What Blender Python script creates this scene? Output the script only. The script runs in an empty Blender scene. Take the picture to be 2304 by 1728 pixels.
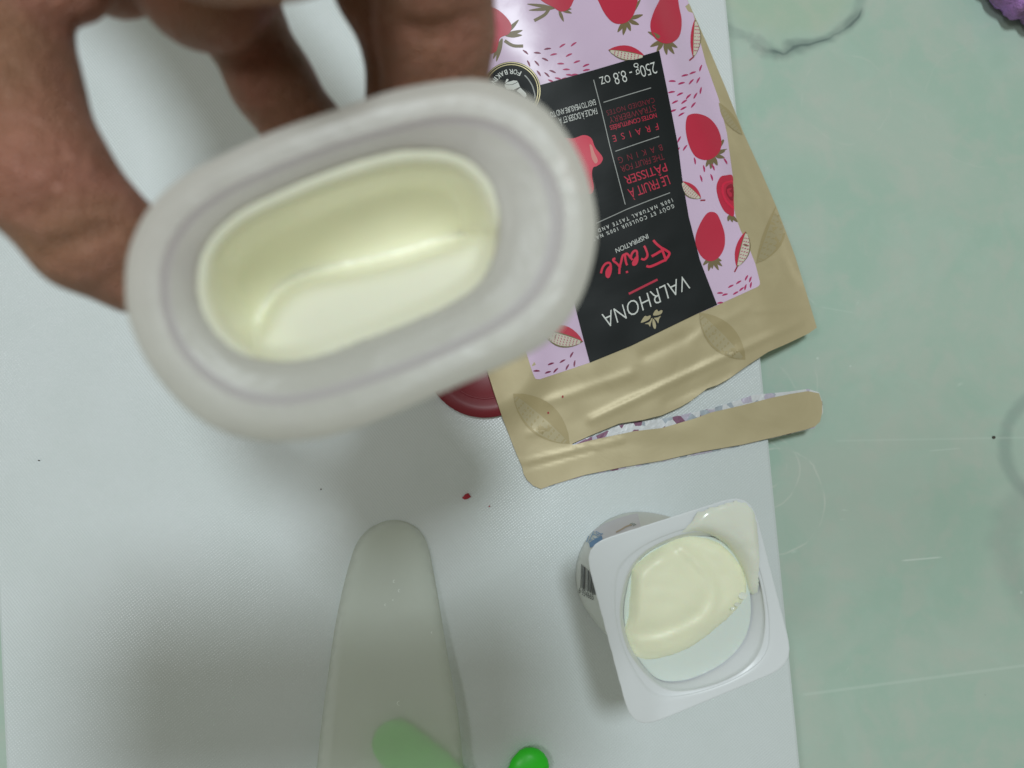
import bpy, bmesh, math, random
import numpy as np
from mathutils import Vector, Matrix, Euler
from mathutils.bvhtree import BVHTree
from mathutils import noise as mnoise
from mathutils.geometry import delaunay_2d_cdt
random.seed(7)
sc = bpy.context.scene
C = sc.collection

# ------------------------------------------------------------------ camera, world, lamps, exposure
BT = 0.012                              # top of the cutting board above the countertop
CAM = Vector((0.0, 0.0, BT + 0.34))     # the phone's lens, 34 cm above the board
FPX = 27.0 / 36.0 * 2304.0
cam = bpy.data.cameras.new('camera'); co = bpy.data.objects.new('camera', cam); C.objects.link(co)
cam.lens = 27.0; cam.sensor_width = 36.0; cam.clip_start = 0.005; cam.clip_end = 20
co.location = CAM
co.rotation_euler = (math.atan(96 / FPX), -math.atan(112 / FPX), 0)
cam.dof.use_dof = True; cam.dof.focus_distance = 0.315; cam.dof.aperture_fstop = 9.0
sc.camera = co
ROT = co.rotation_euler.to_matrix()

w = bpy.data.worlds.new('World'); sc.world = w; w.use_nodes = True
bg = w.node_tree.nodes['Background']
bg.inputs[0].default_value = (0.94, 0.95, 0.72, 1); bg.inputs[1].default_value = 0.205

def lamp(name, loc, target, size, power, col):
    l = bpy.data.lights.new(name, 'AREA'); l.shape = 'DISK'; l.size = size; l.energy = power; l.color = col
    o = bpy.data.objects.new(name, l); C.objects.link(o); o.location = loc
    o.rotation_euler = (Vector(target) - Vector(loc)).to_track_quat('-Z', 'Y').to_euler()
    return o
lamp('ceiling_lamp', (0.02, 0.50, 2.0), (0, 0, 0), 0.32, 18.5, (0.88, 0.97, 1.0))
lamp('side_lamp', (-1.05, 0.10, 2.05), (0, 0, 0), 0.45, 6.0, (0.95, 0.98, 1.0))
sc.view_settings.view_transform = 'Standard'; sc.view_settings.look = 'None'
sc.view_settings.exposure = 0.0; sc.view_settings.gamma = 1.0
sc.cycles.max_bounces = 10; sc.cycles.transmission_bounces = 8; sc.cycles.transparent_max_bounces = 8

# ------------------------------------------------------------------ helpers
def ray(px, py):
    return (ROT @ Vector(((px - 1152) / FPX, (864 - py) / FPX, -1))).normalized()
def P3(px, py, d):
    return CAM + ROT @ Vector(((px - 1152) / FPX * d, (864 - py) / FPX * d, -d))
def on_plane(px, py, z):
    r = ray(px, py); t = (z - CAM.z) / r.z
    return CAM + r * t
def z1(x, y): return (1050 + x / 3.16, y / 3.16)
def z2(x, y): return (1050 + x / 2.2725, 400 + y / 2.2725)
def z3(x, y): return (1250 + x / 2.765, 1080 + y / 2.765)
def z4(x, y): return (1330 + x / 6.9125, 510 + y / 6.9125)
def z5(x, y): return (1080 + x / 9.217, 120 + y / 9.217)
def z6(x, y): return (1270 + x / 4.606, 1120 + y / 4.606)
def z7(x, y): return (1100 + x / 5.72, 820 + y / 5.72)
def mp(f, pts): return [f(*p) for p in pts]

def smooth(pts, n=6, closed=True):
    out = []; m = len(pts)
    rng = range(m) if closed else range(m - 1)
    for i in rng:
        g = (lambda k: pts[k % m]) if closed else (lambda k: pts[min(max(k, 0), m - 1)])
        p0, p1, p2, p3 = g(i - 1), g(i), g(i + 1), g(i + 2)
        for k in range(n):
            t = k / n
            out.append(tuple(0.5 * ((2 * b) + (-a + c) * t + (2 * a - 5 * b + 4 * c - d) * t * t + (-a + 3 * b - 3 * c + d) * t ** 3)
                             for a, b, c, d in zip(p0, p1, p2, p3)))
    if not closed: out.append(tuple(pts[-1]))
    return out

def sstep(a, b, x):
    t = min(max((x - a) / (b - a), 0), 1); return t * t * (3 - 2 * t)

def link(name, me, mat=None, parent=None, label=None, cat=None, group=None, kind=None, shade=True):
    o = bpy.data.objects.new(name, me); C.objects.link(o)
    if mat and not me.materials: me.materials.append(mat)
    if parent: o.parent = parent
    for k, v in (('label', label), ('category', cat), ('group', group), ('kind', kind)):
        if v: o[k] = v
    if shade and len(me.polygons):
        me.polygons.foreach_set('use_smooth', [True] * len(me.polygons))
    return o
def empty(name, label, cat, group=None):
    o = bpy.data.objects.new(name, None); C.objects.link(o); o['label'] = label; o['category'] = cat
    if group: o['group'] = group
    o.empty_display_size = 0.01
    return o
def set_origin(o, loc):
    loc = Vector(loc)
    if o.type == 'MESH': o.data.transform(Matrix.Translation(-loc))
    o.location = loc
def root_at(root, loc):           # move an Empty to its base without moving its parts
    loc = Vector(loc); root.location = loc
    for c in root.children:
        c.matrix_parent_inverse = Matrix.Translation(-loc)

def mesh_from(verts, faces, name='mesh'):
    me = bpy.data.meshes.new(name); me.from_pydata([tuple(v) for v in verts], [], faces); me.update()
    return me
def sheet(V, F, t):
    """film with a real thickness: top face, bottom face and a cut edge with its own corners"""
    n = len(V); d = Vector((0, 0, -t)); VV = list(V) + [v + d for v in V]; FF = list(F) + [tuple(i + n for i in f[::-1]) for f in F]
    es = {(f[i], f[(i + 1) % 3]) for f in F for i in range(3)}
    for a, b in sorted(es):
        if (b, a) not in es:
            k = len(VV); VV += [V[a], V[b], V[b] + d, V[a] + d]; FF.append((k + 1, k, k + 3, k + 2))
    return mesh_from(VV, FF)
def loft(rings, cap_start=False, cap_end=False):
    n = len(rings[0]); V = [p for r in rings for p in r]; F = []
    for i in range(len(rings) - 1):
        for j in range(n):
            k = (j + 1) % n
            F.append((i * n + j, i * n + k, (i + 1) * n + k, (i + 1) * n + j))
    if cap_start: F.append(tuple(range(n))[::-1])
    if cap_end: F.append(tuple((len(rings) - 1) * n + j for j in range(n)))
    return V, F
def tris2d(polys, L):
    """fills outlines with evenly sized triangles (picture y runs down, so clockwise faces the lens)"""
    VV, FF = [], []
    for p in polys:
        pts = []
        for (x0, y0), (x1, y1) in zip(p, p[1:] + p[:1]):
            m = max(1, int(math.ceil(math.hypot(x1 - x0, y1 - y0) / L)))
            pts += [(x0 + (x1 - x0) * i / m, y0 + (y1 - y0) * i / m) for i in range(m)]
        clean = []
        for q in pts:
            if not clean or math.hypot(q[0] - clean[-1][0], q[1] - clean[-1][1]) > .01: clean.append(q)
        if len(clean) > 2 and math.hypot(clean[0][0] - clean[-1][0], clean[0][1] - clean[-1][1]) < .01: clean.pop()
        if len(clean) < 3: continue
        B = np.array(clean); n = len(B)
        xs, ys = np.meshgrid(np.arange(B[:, 0].min() + L / 2, B[:, 0].max(), L), np.arange(B[:, 1].min() + L / 2, B[:, 1].max(), L * .87))
        xs = xs + (np.arange(xs.shape[0])[:, None] % 2) * L / 2
        G = np.stack([xs.ravel(), ys.ravel()], 1)
        if len(G):
            ins = np.zeros(len(G), bool); near = np.full(len(G), 1e9)
            for i in range(n):
                (xi, yi), (xj, yj) = B[i], B[i - 1]
                if yi != yj:
                    cr = ((yi > G[:, 1]) != (yj > G[:, 1])) & (G[:, 0] < (xj - xi) * (G[:, 1] - yi) / (yj - yi) + xi)
                    ins ^= cr
                near = np.minimum(near, np.hypot(G[:, 0] - xi, G[:, 1] - yi))
            G = G[ins & (near > L * .6)]
        allp = [Vector(q) for q in clean] + [Vector(q) for q in G]
        r = delaunay_2d_cdt(allp, [(i, (i + 1) % n) for i in range(n)], [], 1, 1e-4)
        b0 = len(VV); VV += [(v.x, v.y) for v in r[0]]
        for f in r[2]:
            a, b, c = (r[0][i] for i in f)
            cr = (b.x - a.x) * (c.y - a.y) - (b.y - a.y) * (c.x - a.x)
            FF.append(tuple(i + b0 for i in (f if cr < 0 else f[::-1])))
    return VV, FF
def stroke(pts, wd, taper=False):
    L, R = [], []; n = len(pts)
    for i, (x, y) in enumerate(pts):
        a = pts[max(i - 1, 0)]; b = pts[min(i + 1, n - 1)]
        dx, dy = b[0] - a[0], b[1] - a[1]; l = math.hypot(dx, dy) or 1
        h = wd / 2 * (1 if not taper else max(0.15, math.sin(math.pi * (0.06 + 0.88 * i / (n - 1)))))
        L.append((x - dy / l * h, y + dx / l * h)); R.append((x + dy / l * h, y - dx / l * h))
    return L + R[::-1]
class Drape:
    """lays flat print on a real surface"""
    def __init__(self, V, F): self.t = BVHTree.FromPolygons([Vector(v) for v in V], F)
    def at(self, px, py, off):
        r = ray(px, py); h, n, i, d = self.t.ray_cast(CAM, r)
        if h is None: return None
        if n.dot(r) > 0: n = -n
        return h + n * off
    def decal(self, name, polys, mat, off, parent, L=16, label=None):
        V, F = tris2d(polys, L)
        Q, F = self.keep([self.at(x, y, off) for x, y in V], F)
        return link(name, mesh_from(Q, F, name), mat, parent, label)
    @staticmethod
    def keep(Q, F):
        F = [f for f in F if all(Q[i] is not None for i in f)]; used = sorted({i for f in F for i in f}); ix = {u: j for j, u in enumerate(used)}
        return [Q[u] for u in used], [tuple(ix[i] for i in f) for f in F]
_cap = {}
def text_mesh(body, spacing=1.0, weight=0.0):
    c = bpy.data.curves.new('lettering', 'FONT'); c.body = body; c.size = 1.0; c.resolution_u = 3
    c.space_character = spacing; c.offset = weight
    o = bpy.data.objects.new('lettering', c); C.objects.link(o)
    dg = bpy.context.evaluated_depsgraph_get(); dg.update()
    me = bpy.data.meshes.new_from_object(o.evaluated_get(dg))
    bpy.data.objects.remove(o); bpy.data.curves.remove(c)
    return me
def cap_height():
    if 'h' not in _cap:
        m = text_mesh('H'); ys = [v.co.y for v in m.vertices]; _cap['h'] = max(ys) - min(ys)
    return _cap['h']
def text_geo(drape, body, start, end, up, off, spacing=1.0, weight=0.0):
    me = text_mesh(body, spacing, weight); cap = cap_height()
    xs = [v.co.x for v in me.vertices]; x0, x1 = min(xs), max(xs)
    V = []
    for v in me.vertices:
        s = (v.co.x - x0) / (x1 - x0); t = v.co.y / cap
        V.append(drape.at(start[0] + (end[0] - start[0]) * s + up[0] * t, start[1] + (end[1] - start[1]) * s + up[1] * t, off))
    return Drape.keep(V, [tuple(p.vertices) for p in me.polygons])
def join_geo(items):
    V, F = [], []
    for v, f in items:
        b = len(V); V += v; F += [tuple(i + b for i in q) for q in f]
    return V, F

# ------------------------------------------------------------------ materials
def mat(name, col, rough=0.5, metal=0.0, spec=0.5, sss=0.0, coat=0.0, trans=0.0):
    m = bpy.data.materials.new(name); m.use_nodes = True
    b = m.node_tree.nodes['Principled BSDF']
    b.inputs['Base Color'].default_value = (*col, 1); b.inputs['Roughness'].default_value = rough
    b.inputs['Metallic'].default_value = metal; b.inputs['Specular IOR Level'].default_value = spec
    b.inputs['Coat Weight'].default_value = coat; b.inputs['Transmission Weight'].default_value = trans
    if sss:
        b.inputs['Subsurface Weight'].default_value = sss; b.inputs['Subsurface Scale'].default_value = 0.004
        b.inputs['Subsurface Radius'].default_value = (1, .5, .3)
    return m
class N:
    def __init__(self, m):
        self.t = m.node_tree; self.bsdf = self.t.nodes['Principled BSDF']; self.out = self.t.nodes['Material Output']
    def new(self, typ, **kw):
        n = self.t.nodes.new(typ)
        for k, v in kw.items(): setattr(n, k, v)
        return n
    def put(self, sock, v):
        if hasattr(v, 'is_output'): self.t.links.new(v, sock)
        elif isinstance(v, (int, float)) or hasattr(v, '__len__') is False: sock.default_value = v
        else: sock.default_value = tuple(v) + ((1,) if len(v) == 3 and len(sock.default_value) == 4 else ())
    def math(self, op, a, b=0.0, c=0.0, clamp=False):
        n = self.new('ShaderNodeMath', operation=op, use_clamp=clamp)
        self.put(n.inputs[0], a); self.put(n.inputs[1], b); self.put(n.inputs[2], c); return n.outputs[0]
    def obj(self): return self.new('ShaderNodeTexCoord').outputs['Object']
    def noise(self, vec, scale, detail=4, rough=0.55, dist=0.0):
        n = self.new('ShaderNodeTexNoise'); self.put(n.inputs['Vector'], vec)
        n.inputs['Scale'].default_value = scale; n.inputs['Detail'].default_value = detail
        n.inputs['Roughness'].default_value = rough; n.inputs['Distortion'].default_value = dist
        return n.outputs['Fac']
    def ramp(self, f, a, b, smooth=True):
        n = self.new('ShaderNodeMapRange', interpolation_type='SMOOTHSTEP' if smooth else 'LINEAR'); n.clamp = True
        self.put(n.inputs[0], f); n.inputs[1].default_value = a; n.inputs[2].default_value = b
        return n.outputs[0]
    def mix(self, f, a, b):
        n = self.new('ShaderNodeMix', data_type='RGBA'); self.put(n.inputs[0], f); self.put(n.inputs[6], a); self.put(n.inputs[7], b)
        return n.outputs[2]
    def bump(self, h, strength, dist):
        n = self.new('ShaderNodeBump'); n.inputs['Strength'].default_value = strength; n.inputs['Distance'].default_value = dist
        self.put(n.inputs['Height'], h); self.t.links.new(n.outputs[0], self.bsdf.inputs['Normal']); return n
    def col(self, c): self.put(self.bsdf.inputs['Base Color'], c)
    def sep(self, v):
        n = self.new('ShaderNodeSeparateXYZ'); self.put(n.inputs[0], v); return n.outputs

# countertop: green stone with cloudy mottling, two dark veins, pale scratches and seams
M_stone = mat('green_stone', (.40, .55, .46), 0.28, spec=.4); k = N(M_stone)
P = k.obj(); X, Y, Z = k.sep(P)
def arc(cx, cy, r, wd, vec_noise, lo, hi):
    c = on_plane(cx, cy, 0.0)
    dx = k.math('SUBTRACT', X, c.x); dy = k.math('SUBTRACT', Y, c.y)
    d = k.math('SQRT', k.math('ADD', k.math('MULTIPLY', dx, dx), k.math('MULTIPLY', dy, dy)))
    d = k.math('ADD', d, k.math('MULTIPLY', k.math('SUBTRACT', vec_noise, .5), wd[1]))
    e = k.math('ABSOLUTE', k.math('SUBTRACT', d, r))
    return k.math('SUBTRACT', 1.0, k.ramp(e, wd[0] * .15, wd[0])), d
def seg_line(a, b, wd):
    A, B = on_plane(*a, 0.0), on_plane(*b, 0.0); t = (B - A); L = t.length; t = t / L
    dx = k.math('SUBTRACT', X, A.x); dy = k.math('SUBTRACT', Y, A.y)
    u = k.math('ADD', k.math('MULTIPLY', dx, t.x), k.math('MULTIPLY', dy, t.y))
    v = k.math('ABSOLUTE', k.math('SUBTRACT', k.math('MULTIPLY', dx, t.y), k.math('MULTIPLY', dy, t.x)))
    m = k.math('SUBTRACT', 1.0, k.ramp(v, wd * .2, wd))
    return k.math('MULTIPLY', m, k.math('MULTIPLY', k.ramp(u, 0, .003), k.math('SUBTRACT', 1.0, k.ramp(u, L - .004, L))))
n_big = k.noise(P, 16, 5, .6, .6); n_mid = k.noise(P, 55, 5, .6, .4); n_fine = k.noise(P, 340, 3, .6); n_w = k.noise(P, 30, 3, .55, .6)
c = k.mix(k.ramp(n_big, .36, .66), (.42, .575, .49), (.49, .59, .52))
c = k.mix(k.math('MULTIPLY', k.ramp(n_mid, .45, .68), .38), c, (.56, .585, .53))
c = k.mix(k.math('MULTIPLY', k.ramp(k.noise(P, 30, 3, .5, 1.4), .52, .66), .22), c, (.47, .63, .55))
c = k.mix(k.math('MULTIPLY', k.ramp(n_fine, .5, .8), .12), c, (.58, .64, .60))
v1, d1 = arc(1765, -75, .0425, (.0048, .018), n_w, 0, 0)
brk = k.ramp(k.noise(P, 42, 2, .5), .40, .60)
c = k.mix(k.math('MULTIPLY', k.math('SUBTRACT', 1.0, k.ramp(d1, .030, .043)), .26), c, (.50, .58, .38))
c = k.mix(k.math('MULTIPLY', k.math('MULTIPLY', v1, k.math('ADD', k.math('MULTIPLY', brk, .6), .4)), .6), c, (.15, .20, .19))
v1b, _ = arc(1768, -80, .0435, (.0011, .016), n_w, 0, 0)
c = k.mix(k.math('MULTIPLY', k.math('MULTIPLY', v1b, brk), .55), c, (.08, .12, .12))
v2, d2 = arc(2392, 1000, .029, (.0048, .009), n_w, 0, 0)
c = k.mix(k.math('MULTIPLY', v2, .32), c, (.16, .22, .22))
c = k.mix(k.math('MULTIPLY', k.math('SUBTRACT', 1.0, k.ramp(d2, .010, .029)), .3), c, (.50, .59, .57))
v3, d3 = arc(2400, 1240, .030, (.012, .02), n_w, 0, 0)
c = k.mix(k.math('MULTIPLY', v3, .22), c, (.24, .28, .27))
for (a, b, wd, s) in [((1800, 1564), (2330, 1494), .0011, .30), ((1875, 992), (2330, 984), .0008, .22), ((2025, 1262), (2125, 1253), .0006, .75),
                      ((2085, 1015), (2168, 1008), .0006, .3), ((2150, 870), (2172, 858), .0010, .45), ((1890, 1147), (1912, 1149), .0007, .6), ((1936, 1143), (1948, 1146), .0009, .6),
                      ((1886, 1170), (1906, 1167), .0006, .45), ((1775, 1243), (1798, 1238), .0012, .6), ((1925, 690), (1935, 672), .0007, .4),
                      ((1780, 630), (1840, 690), .0008, .22), ((1840, 690), (1930, 705), .0006, .18), ((1902, 1515), (1912, 1497), .0005, .5)]:
    c = k.mix(k.math('MULTIPLY', seg_line(a, b, wd), s), c, (.66, .76, .70))
gate = k.ramp(k.noise(P, 75, 2, .5), .42, .6)
for (cx, cy, r, s) in [(1742, 1128, .0245, .55), (1712, 1062, .0180, .45), (1700, 900, .020, .38), (1720, 860, .026, .3), (1705, 1045, .0125, .4), (1905, 220, .022, .2), (2210, 240, .03, .14)]:
    m, _ = arc(cx, cy, r, (.0007, .006), n_w, 0, 0)
    c = k.mix(k.math('MULTIPLY', k.math('MULTIPLY', m, gate), s), c, (.66, .70, .64))
sp = k.new('ShaderNodeTexVoronoi'); k.put(sp.inputs['Vector'], P); sp.inputs['Scale'].default_value = 85
wn = k.new('ShaderNodeTexWhiteNoise'); k.put(wn.inputs['Vector'], sp.outputs['Position'])
spk = k.math('MULTIPLY', k.math('SUBTRACT', 1.0, k.ramp(sp.outputs['Distance'], .03, .075)), k.math('GREATER_THAN', wn.outputs['Value'], .86))
c = k.mix(k.math('MULTIPLY', spk, .5), c, (.72, .80, .76))
spd = k.math('MULTIPLY', k.math('SUBTRACT', 1.0, k.ramp(sp.outputs['Distance'], .02, .06)), k.math('LESS_THAN', wn.outputs['Value'], .06))
c = k.mix(k.math('MULTIPLY', spd, .6), c, (.12, .15, .14))
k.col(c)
k.put(k.bsdf.inputs['Roughness'], k.math('ADD', k.math('MULTIPLY', n_mid, .22), .24))
k.bump(k.math('ADD', n_fine, k.math('MULTIPLY', n_mid, 2.0)), .12, .0004)

# cutting board: white polyethylene with an embossed lattice of dots
M_board = mat('white_polyethylene', (.80, .82, .81), 0.30, spec=.5, sss=.0); k = N(M_board)
mpn = k.new('ShaderNodeMapping'); k.put(mpn.inputs[0], k.obj()); mpn.inputs['Rotation'].default_value = (0, 0, math.radians(7))
X, Y, Z = k.sep(mpn.outputs[0]); PITCH = .00152
dx = k.math('SINE', k.math('MULTIPLY', X, 2 * math.pi / PITCH)); dy = k.math('SINE', k.math('MULTIPLY', Y, 2 * math.pi / PITCH))
dots = k.math('MULTIPLY', dx, dy)
nb = k.noise(k.obj(), 22, 4); nf = k.noise(k.obj(), 1500, 2)
k.col(k.mix(k.ramp(nb, .35, .7), (.725, .775, .80), (.69, .745, .76)))
k.put(k.bsdf.inputs['Roughness'], k.math('ADD', k.math('MULTIPLY', nb, .14), .17))
k.bump(k.math('ADD', k.math('MULTIPLY', dots, 1.0), k.math('MULTIPLY', nf, .9)), .8, .00006)

# gold film of the pouch
M_gold = mat('gold_film', (.50, .42, .25), .44, metal=.15, spec=.4); k = N(M_gold)
n1 = k.noise(k.obj(), 30, 5, .6, .8); n2 = k.noise(k.obj(), 900, 2)
k.col(k.mix(k.ramp(n1, .3, .7), (.54, .455, .28), (.60, .51, .32)))
k.bump(k.math('ADD', k.math('MULTIPLY', n1, 5), k.math('MULTIPLY', n2, .15)), .07, .0006)
M_goldprint = mat('bronze_print', (.46, .375, .205), .45, metal=.15)
M_goldprint2 = mat('pale_gold_print', (.50, .43, .27), .42, metal=.25)
M_pink = mat('pink_print', (.80, .61, .84), .30, spec=.5); k = N(M_pink)
k.bump(k.noise(k.obj(), 45, 4, .6, .6), .12, .001)
M_black = mat('black_print', (.010, .013, .015), .5, spec=.28); k = N(M_black)
k.bump(k.noise(k.obj(), 45, 4, .6, .6), .12, .001)
M_red = mat('red_print', (.62, .03, .075), .42); M_red2 = mat('dark_crimson_print', (.36, .012, .04), .42)
M_dash = mat('magenta_print', (.52, .028, .15), .45); M_dashd = mat('plum_print', (.24, .014, .08), .45)
M_leaf = mat('olive_print', (.22, .17, .085), .45); M_cream = mat('cream_print', (.72, .66, .56), .45)
M_white = mat('white_print', (.82, .84, .83), .45); M_grey = mat('grey_print', (.42, .43, .43), .45)
M_scarlet = mat('scarlet_print', (.80, .028, .085), .42); M_textred = mat('carmine_print', (.62, .03, .08), .45); M_textdim = mat('wine_print', (.26, .018, .04), .45)
M_ring = mat('gold_ring_print', (.42, .36, .20), .4, metal=.4)
M_foil = mat('foil_lining', (.62, .64, .68), .4, metal=.15); k = N(M_foil)
vo = k.new('ShaderNodeTexVoronoi'); k.put(vo.inputs['Vector'], k.obj()); vo.inputs['Scale'].default_value = 260; vo.inputs['Randomness'].default_value = 1
wn = k.new('ShaderNodeTexWhiteNoise'); k.put(wn.inputs['Vector'], vo.outputs['Position']); wv = wn.outputs['Value']
c = k.mix(k.math('GREATER_THAN', wv, .58), (.74, .75, .78), (.42, .47, .53))
c = k.mix(k.math('GREATER_THAN', wv, .74), c, (.25, .10, .18)); c = k.mix(k.math('GREATER_THAN', wv, .86), c, (.55, .50, .62))
k.col(c); k.bump(k.noise(k.obj(), 240, 4, .6, 1.0), .35, .0006)

# yogurt
def yog(name, col, rough=.22):
    m = mat(name, col, rough, spec=.5, sss=.12); k = N(m)
    k.bsdf.inputs['Subsurface Scale'].default_value = .003
    k.bump(k.noise(k.obj(), 130, 4, .55, .4), .07, .0012); return m
M_yog = yog('set_yogurt', (.96, .95, .775), .2); M_yog2 = yog('pale_yogurt', (.97, .975, .73), .40); M_whey = yog('thin_whey', (.73, .80, .76), .18)
M_smear = yog('smeared_yogurt', (.88, .90, .80), .15)
# white cup plastic
M_cup = mat('white_polystyrene', (.88, .91, .95), .33, spec=.5)
k = N(M_cup); tr = k.new('ShaderNodeBsdfTranslucent'); tr.inputs[0].default_value = (.9, .93, .95, 1); mx = k.new('ShaderNodeMixShader'); mx.inputs[0].default_value = .10
k.t.links.new(k.bsdf.outputs[0], mx.inputs[1]); k.t.links.new(tr.outputs[0], mx.inputs[2]); k.t.links.new(mx.outputs[0], k.out.inputs[0])
# frosted plastics
def frosted(name, col, transl, clear, rough):
    m = mat(name, col, rough); k = N(m)
    tr = k.new('ShaderNodeBsdfTranslucent'); tr.inputs[0].default_value = (*col, 1)
    tp = k.new('ShaderNodeBsdfTransparent'); tp.inputs[0].default_value = (*[min(1, x * 1.1) for x in col], 1)
    a = k.new('ShaderNodeMixShader'); a.inputs[0].default_value = transl
    k.t.links.new(k.bsdf.outputs[0], a.inputs[1]); k.t.links.new(tr.outputs[0], a.inputs[2])
    b = k.new('ShaderNodeMixShader'); b.inputs[0].default_value = clear
    k.t.links.new(a.outputs[0], b.inputs[1]); k.t.links.new(tp.outputs[0], b.inputs[2])
    k.t.links.new(b.outputs[0], k.out.inputs[0]); return m
M_tub = frosted('frosted_tub_plastic', (.88, .855, .815), .45, .15, .34)
k = N(M_tub)
c = k.mix(k.math('MULTIPLY', k.ramp(k.noise(k.obj(), 70, 5, .6, 1.2), .45, .7), .35), (.88, .855, .815), (.80, .765, .755)); k.col(c)
k.put(k.bsdf.inputs['Roughness'], k.math('ADD', k.math('MULTIPLY', k.noise(k.obj(), 120, 4), .35), .15)); k.bump(k.noise(k.obj(), 160, 5, .6, .6), .25, .0008)
M_band = frosted('mauve_frosted_plastic', (.80, .75, .775), .45, .07, .42)
M_blade = mat('frosted_silicone', (.98, 1, .96), .45, trans=.92, spec=.25); k = N(M_blade); k.bsdf.inputs['IOR'].default_value = 1.2
tr = k.new('ShaderNodeBsdfTranslucent'); tr.inputs[0].default_value = (.88, .93, .84, 1); di = k.new('ShaderNodeBsdfDiffuse'); di.inputs[0].default_value = (.93, .97, .91, 1)
m1 = k.new('ShaderNodeMixShader'); m1.inputs[0].default_value = .85; k.t.links.new(tr.outputs[0], m1.inputs[1]); k.t.links.new(di.outputs[0], m1.inputs[2])
tp = k.new('ShaderNodeBsdfTransparent'); tp.inputs[0].default_value = (1, 1, .99, 1)
m3 = k.new('ShaderNodeMixShader'); m3.inputs[0].default_value = .60; k.t.links.new(k.bsdf.outputs[0], m3.inputs[1]); k.t.links.new(tp.outputs[0], m3.inputs[2])
m2 = k.new('ShaderNodeMixShader'); m2.inputs[0].default_value = .30; k.t.links.new(m3.outputs[0], m2.inputs[1]); k.t.links.new(m1.outputs[0], m2.inputs[2]); k.t.links.new(m2.outputs[0], k.out.inputs[0])
M_green = mat('bright_green_plastic', (.04, .78, .03), .35)
M_lid = mat('red_lid_plastic', (.21, .014, .026), .42)
M_crumb = mat('red_crumb', (.42, .02, .04), .6); M_speck = mat('dark_speck', (.06, .05, .04), .7)
M_purple = mat('purple_yarn', (.44, .22, .56), .85, spec=.2); k = N(M_purple)
n1 = k.noise(k.obj(), 420, 3); k.col(k.mix(k.ramp(k.noise(k.obj(), 90, 3), .38, .66), (.30, .17, .33), (.52, .26, .68))); k.bump(n1, .8, .002)
M_phone = mat('black_phone_glass', (.015, .015, .018), .2); M_lens = mat('lens_glass', (.005, .005, .008), .05)
M_ink = mat('black_ink', (.03, .03, .03), .5); M_blue = mat('blue_ink', (.12, .28, .55), .5); M_bluel = mat('pale_blue_ink', (.25, .42, .66), .5)
M_sleeve = mat('paper_sleeve', (.76, .78, .75), .35); M_sleeve2 = mat('lilac_grey_film', (.70, .67, .73), .35); M_tan = mat('tan_ink', (.55, .42, .30), .5)
# skin
M_skin = mat('skin', (.30, .145, .085), .48, spec=.4, sss=.25); k = N(M_skin)
k.bsdf.inputs['Subsurface Scale'].default_value = .0025
O = k.obj(); nA = k.noise(O, 38, 4, .55, .3); nB = k.noise(O, 800, 3, .6); nC = k.noise(O, 160, 4, .6, .5)
c = k.mix(k.ramp(nA, .34, .68), (.36, .18, .108), (.46, .20, .14)); c = k.mix(k.math('MULTIPLY', k.ramp(nC, .5, .75), .4), c, (.52, .235, .175)); k.col(c)
vo = k.new('ShaderNodeTexVoronoi', feature='DISTANCE_TO_EDGE'); k.put(vo.inputs['Vector'], O); vo.inputs['Scale'].default_value = 900
k.bump(k.math('ADD', k.math('ADD', k.math('MULTIPLY', nB, .5), k.math('MULTIPLY', k.ramp(vo.outputs['Distance'], 0, .2), .6)), k.math('MULTIPLY', nC, 3.0)), .7, .0011)

# ------------------------------------------------------------------ setting
bm = bmesh.new(); bmesh.ops.create_grid(bm, x_segments=2, y_segments=2, size=0.9)
r = bmesh.ops.extrude_face_region(bm, geom=bm.faces[:]); bmesh.ops.translate(bm, verts=[v for v in r['geom'] if isinstance(v, bmesh.types.BMVert)], vec=(0, 0, -.03))
bmesh.ops.recalc_face_normals(bm, faces=bm.faces[:])
me = bpy.data.meshes.new('countertop'); bm.to_mesh(me); bm.free()
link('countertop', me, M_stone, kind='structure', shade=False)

# cutting board
r0, r1 = on_plane(1635, 0, BT), on_plane(1800, 1708, BT); l1 = on_plane(8, 1640, BT)
ax = (r1 - r0).normalized(); nx = Vector((-ax.y, ax.x, 0))
if nx.x < 0: nx = -nx
wid = (r1 - l1).dot(nx)
A = r0 - ax * 0.10; B = r1 + ax * 0.06
cor = [A - nx * wid, A, B, B - nx * wid]
def rounded(cs, rad, n=6):
    out = []
    for i in range(4):
        p, a, b = cs[i], cs[i - 1], cs[(i + 1) % 4]; u = (a - p).normalized(); v = (b - p).normalized()
        for j in range(n + 1):
            t = j / n; q0 = p + u * rad * (1 - t); q1 = p + v * rad * t; out.append(q0 * (1 - t) + q1 * t)
    return out
def ring_in(cs, ins, z):
    c0 = sum(cs, Vector()) / 4; out = []
    cc = []
    for i in range(4):
        p, a, b = cs[i], cs[i - 1], cs[(i + 1) % 4]
        cc.append(p + (a - p).normalized() * ins + (b - p).normalized() * ins)
    return [Vector((q.x, q.y, z)) for q in rounded(cc, .012)]
V, F = loft([ring_in(cor, .001, .0004), ring_in(cor, 0, .0015), ring_in(cor, 0, BT - .0014), ring_in(cor, .0004, BT - .0004), ring_in(cor, .0014, BT)], True, True)
me = mesh_from(V, F); o = link('cutting_board', me, M_board, label='white plastic cutting board with fine dotted texture on the green countertop', cat='cutting board', shade=False)
bm = bmesh.new(); bm.from_mesh(me); bmesh.ops.recalc_face_normals(bm, faces=bm.faces[:]); bm.to_mesh(me); bm.free()

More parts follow.
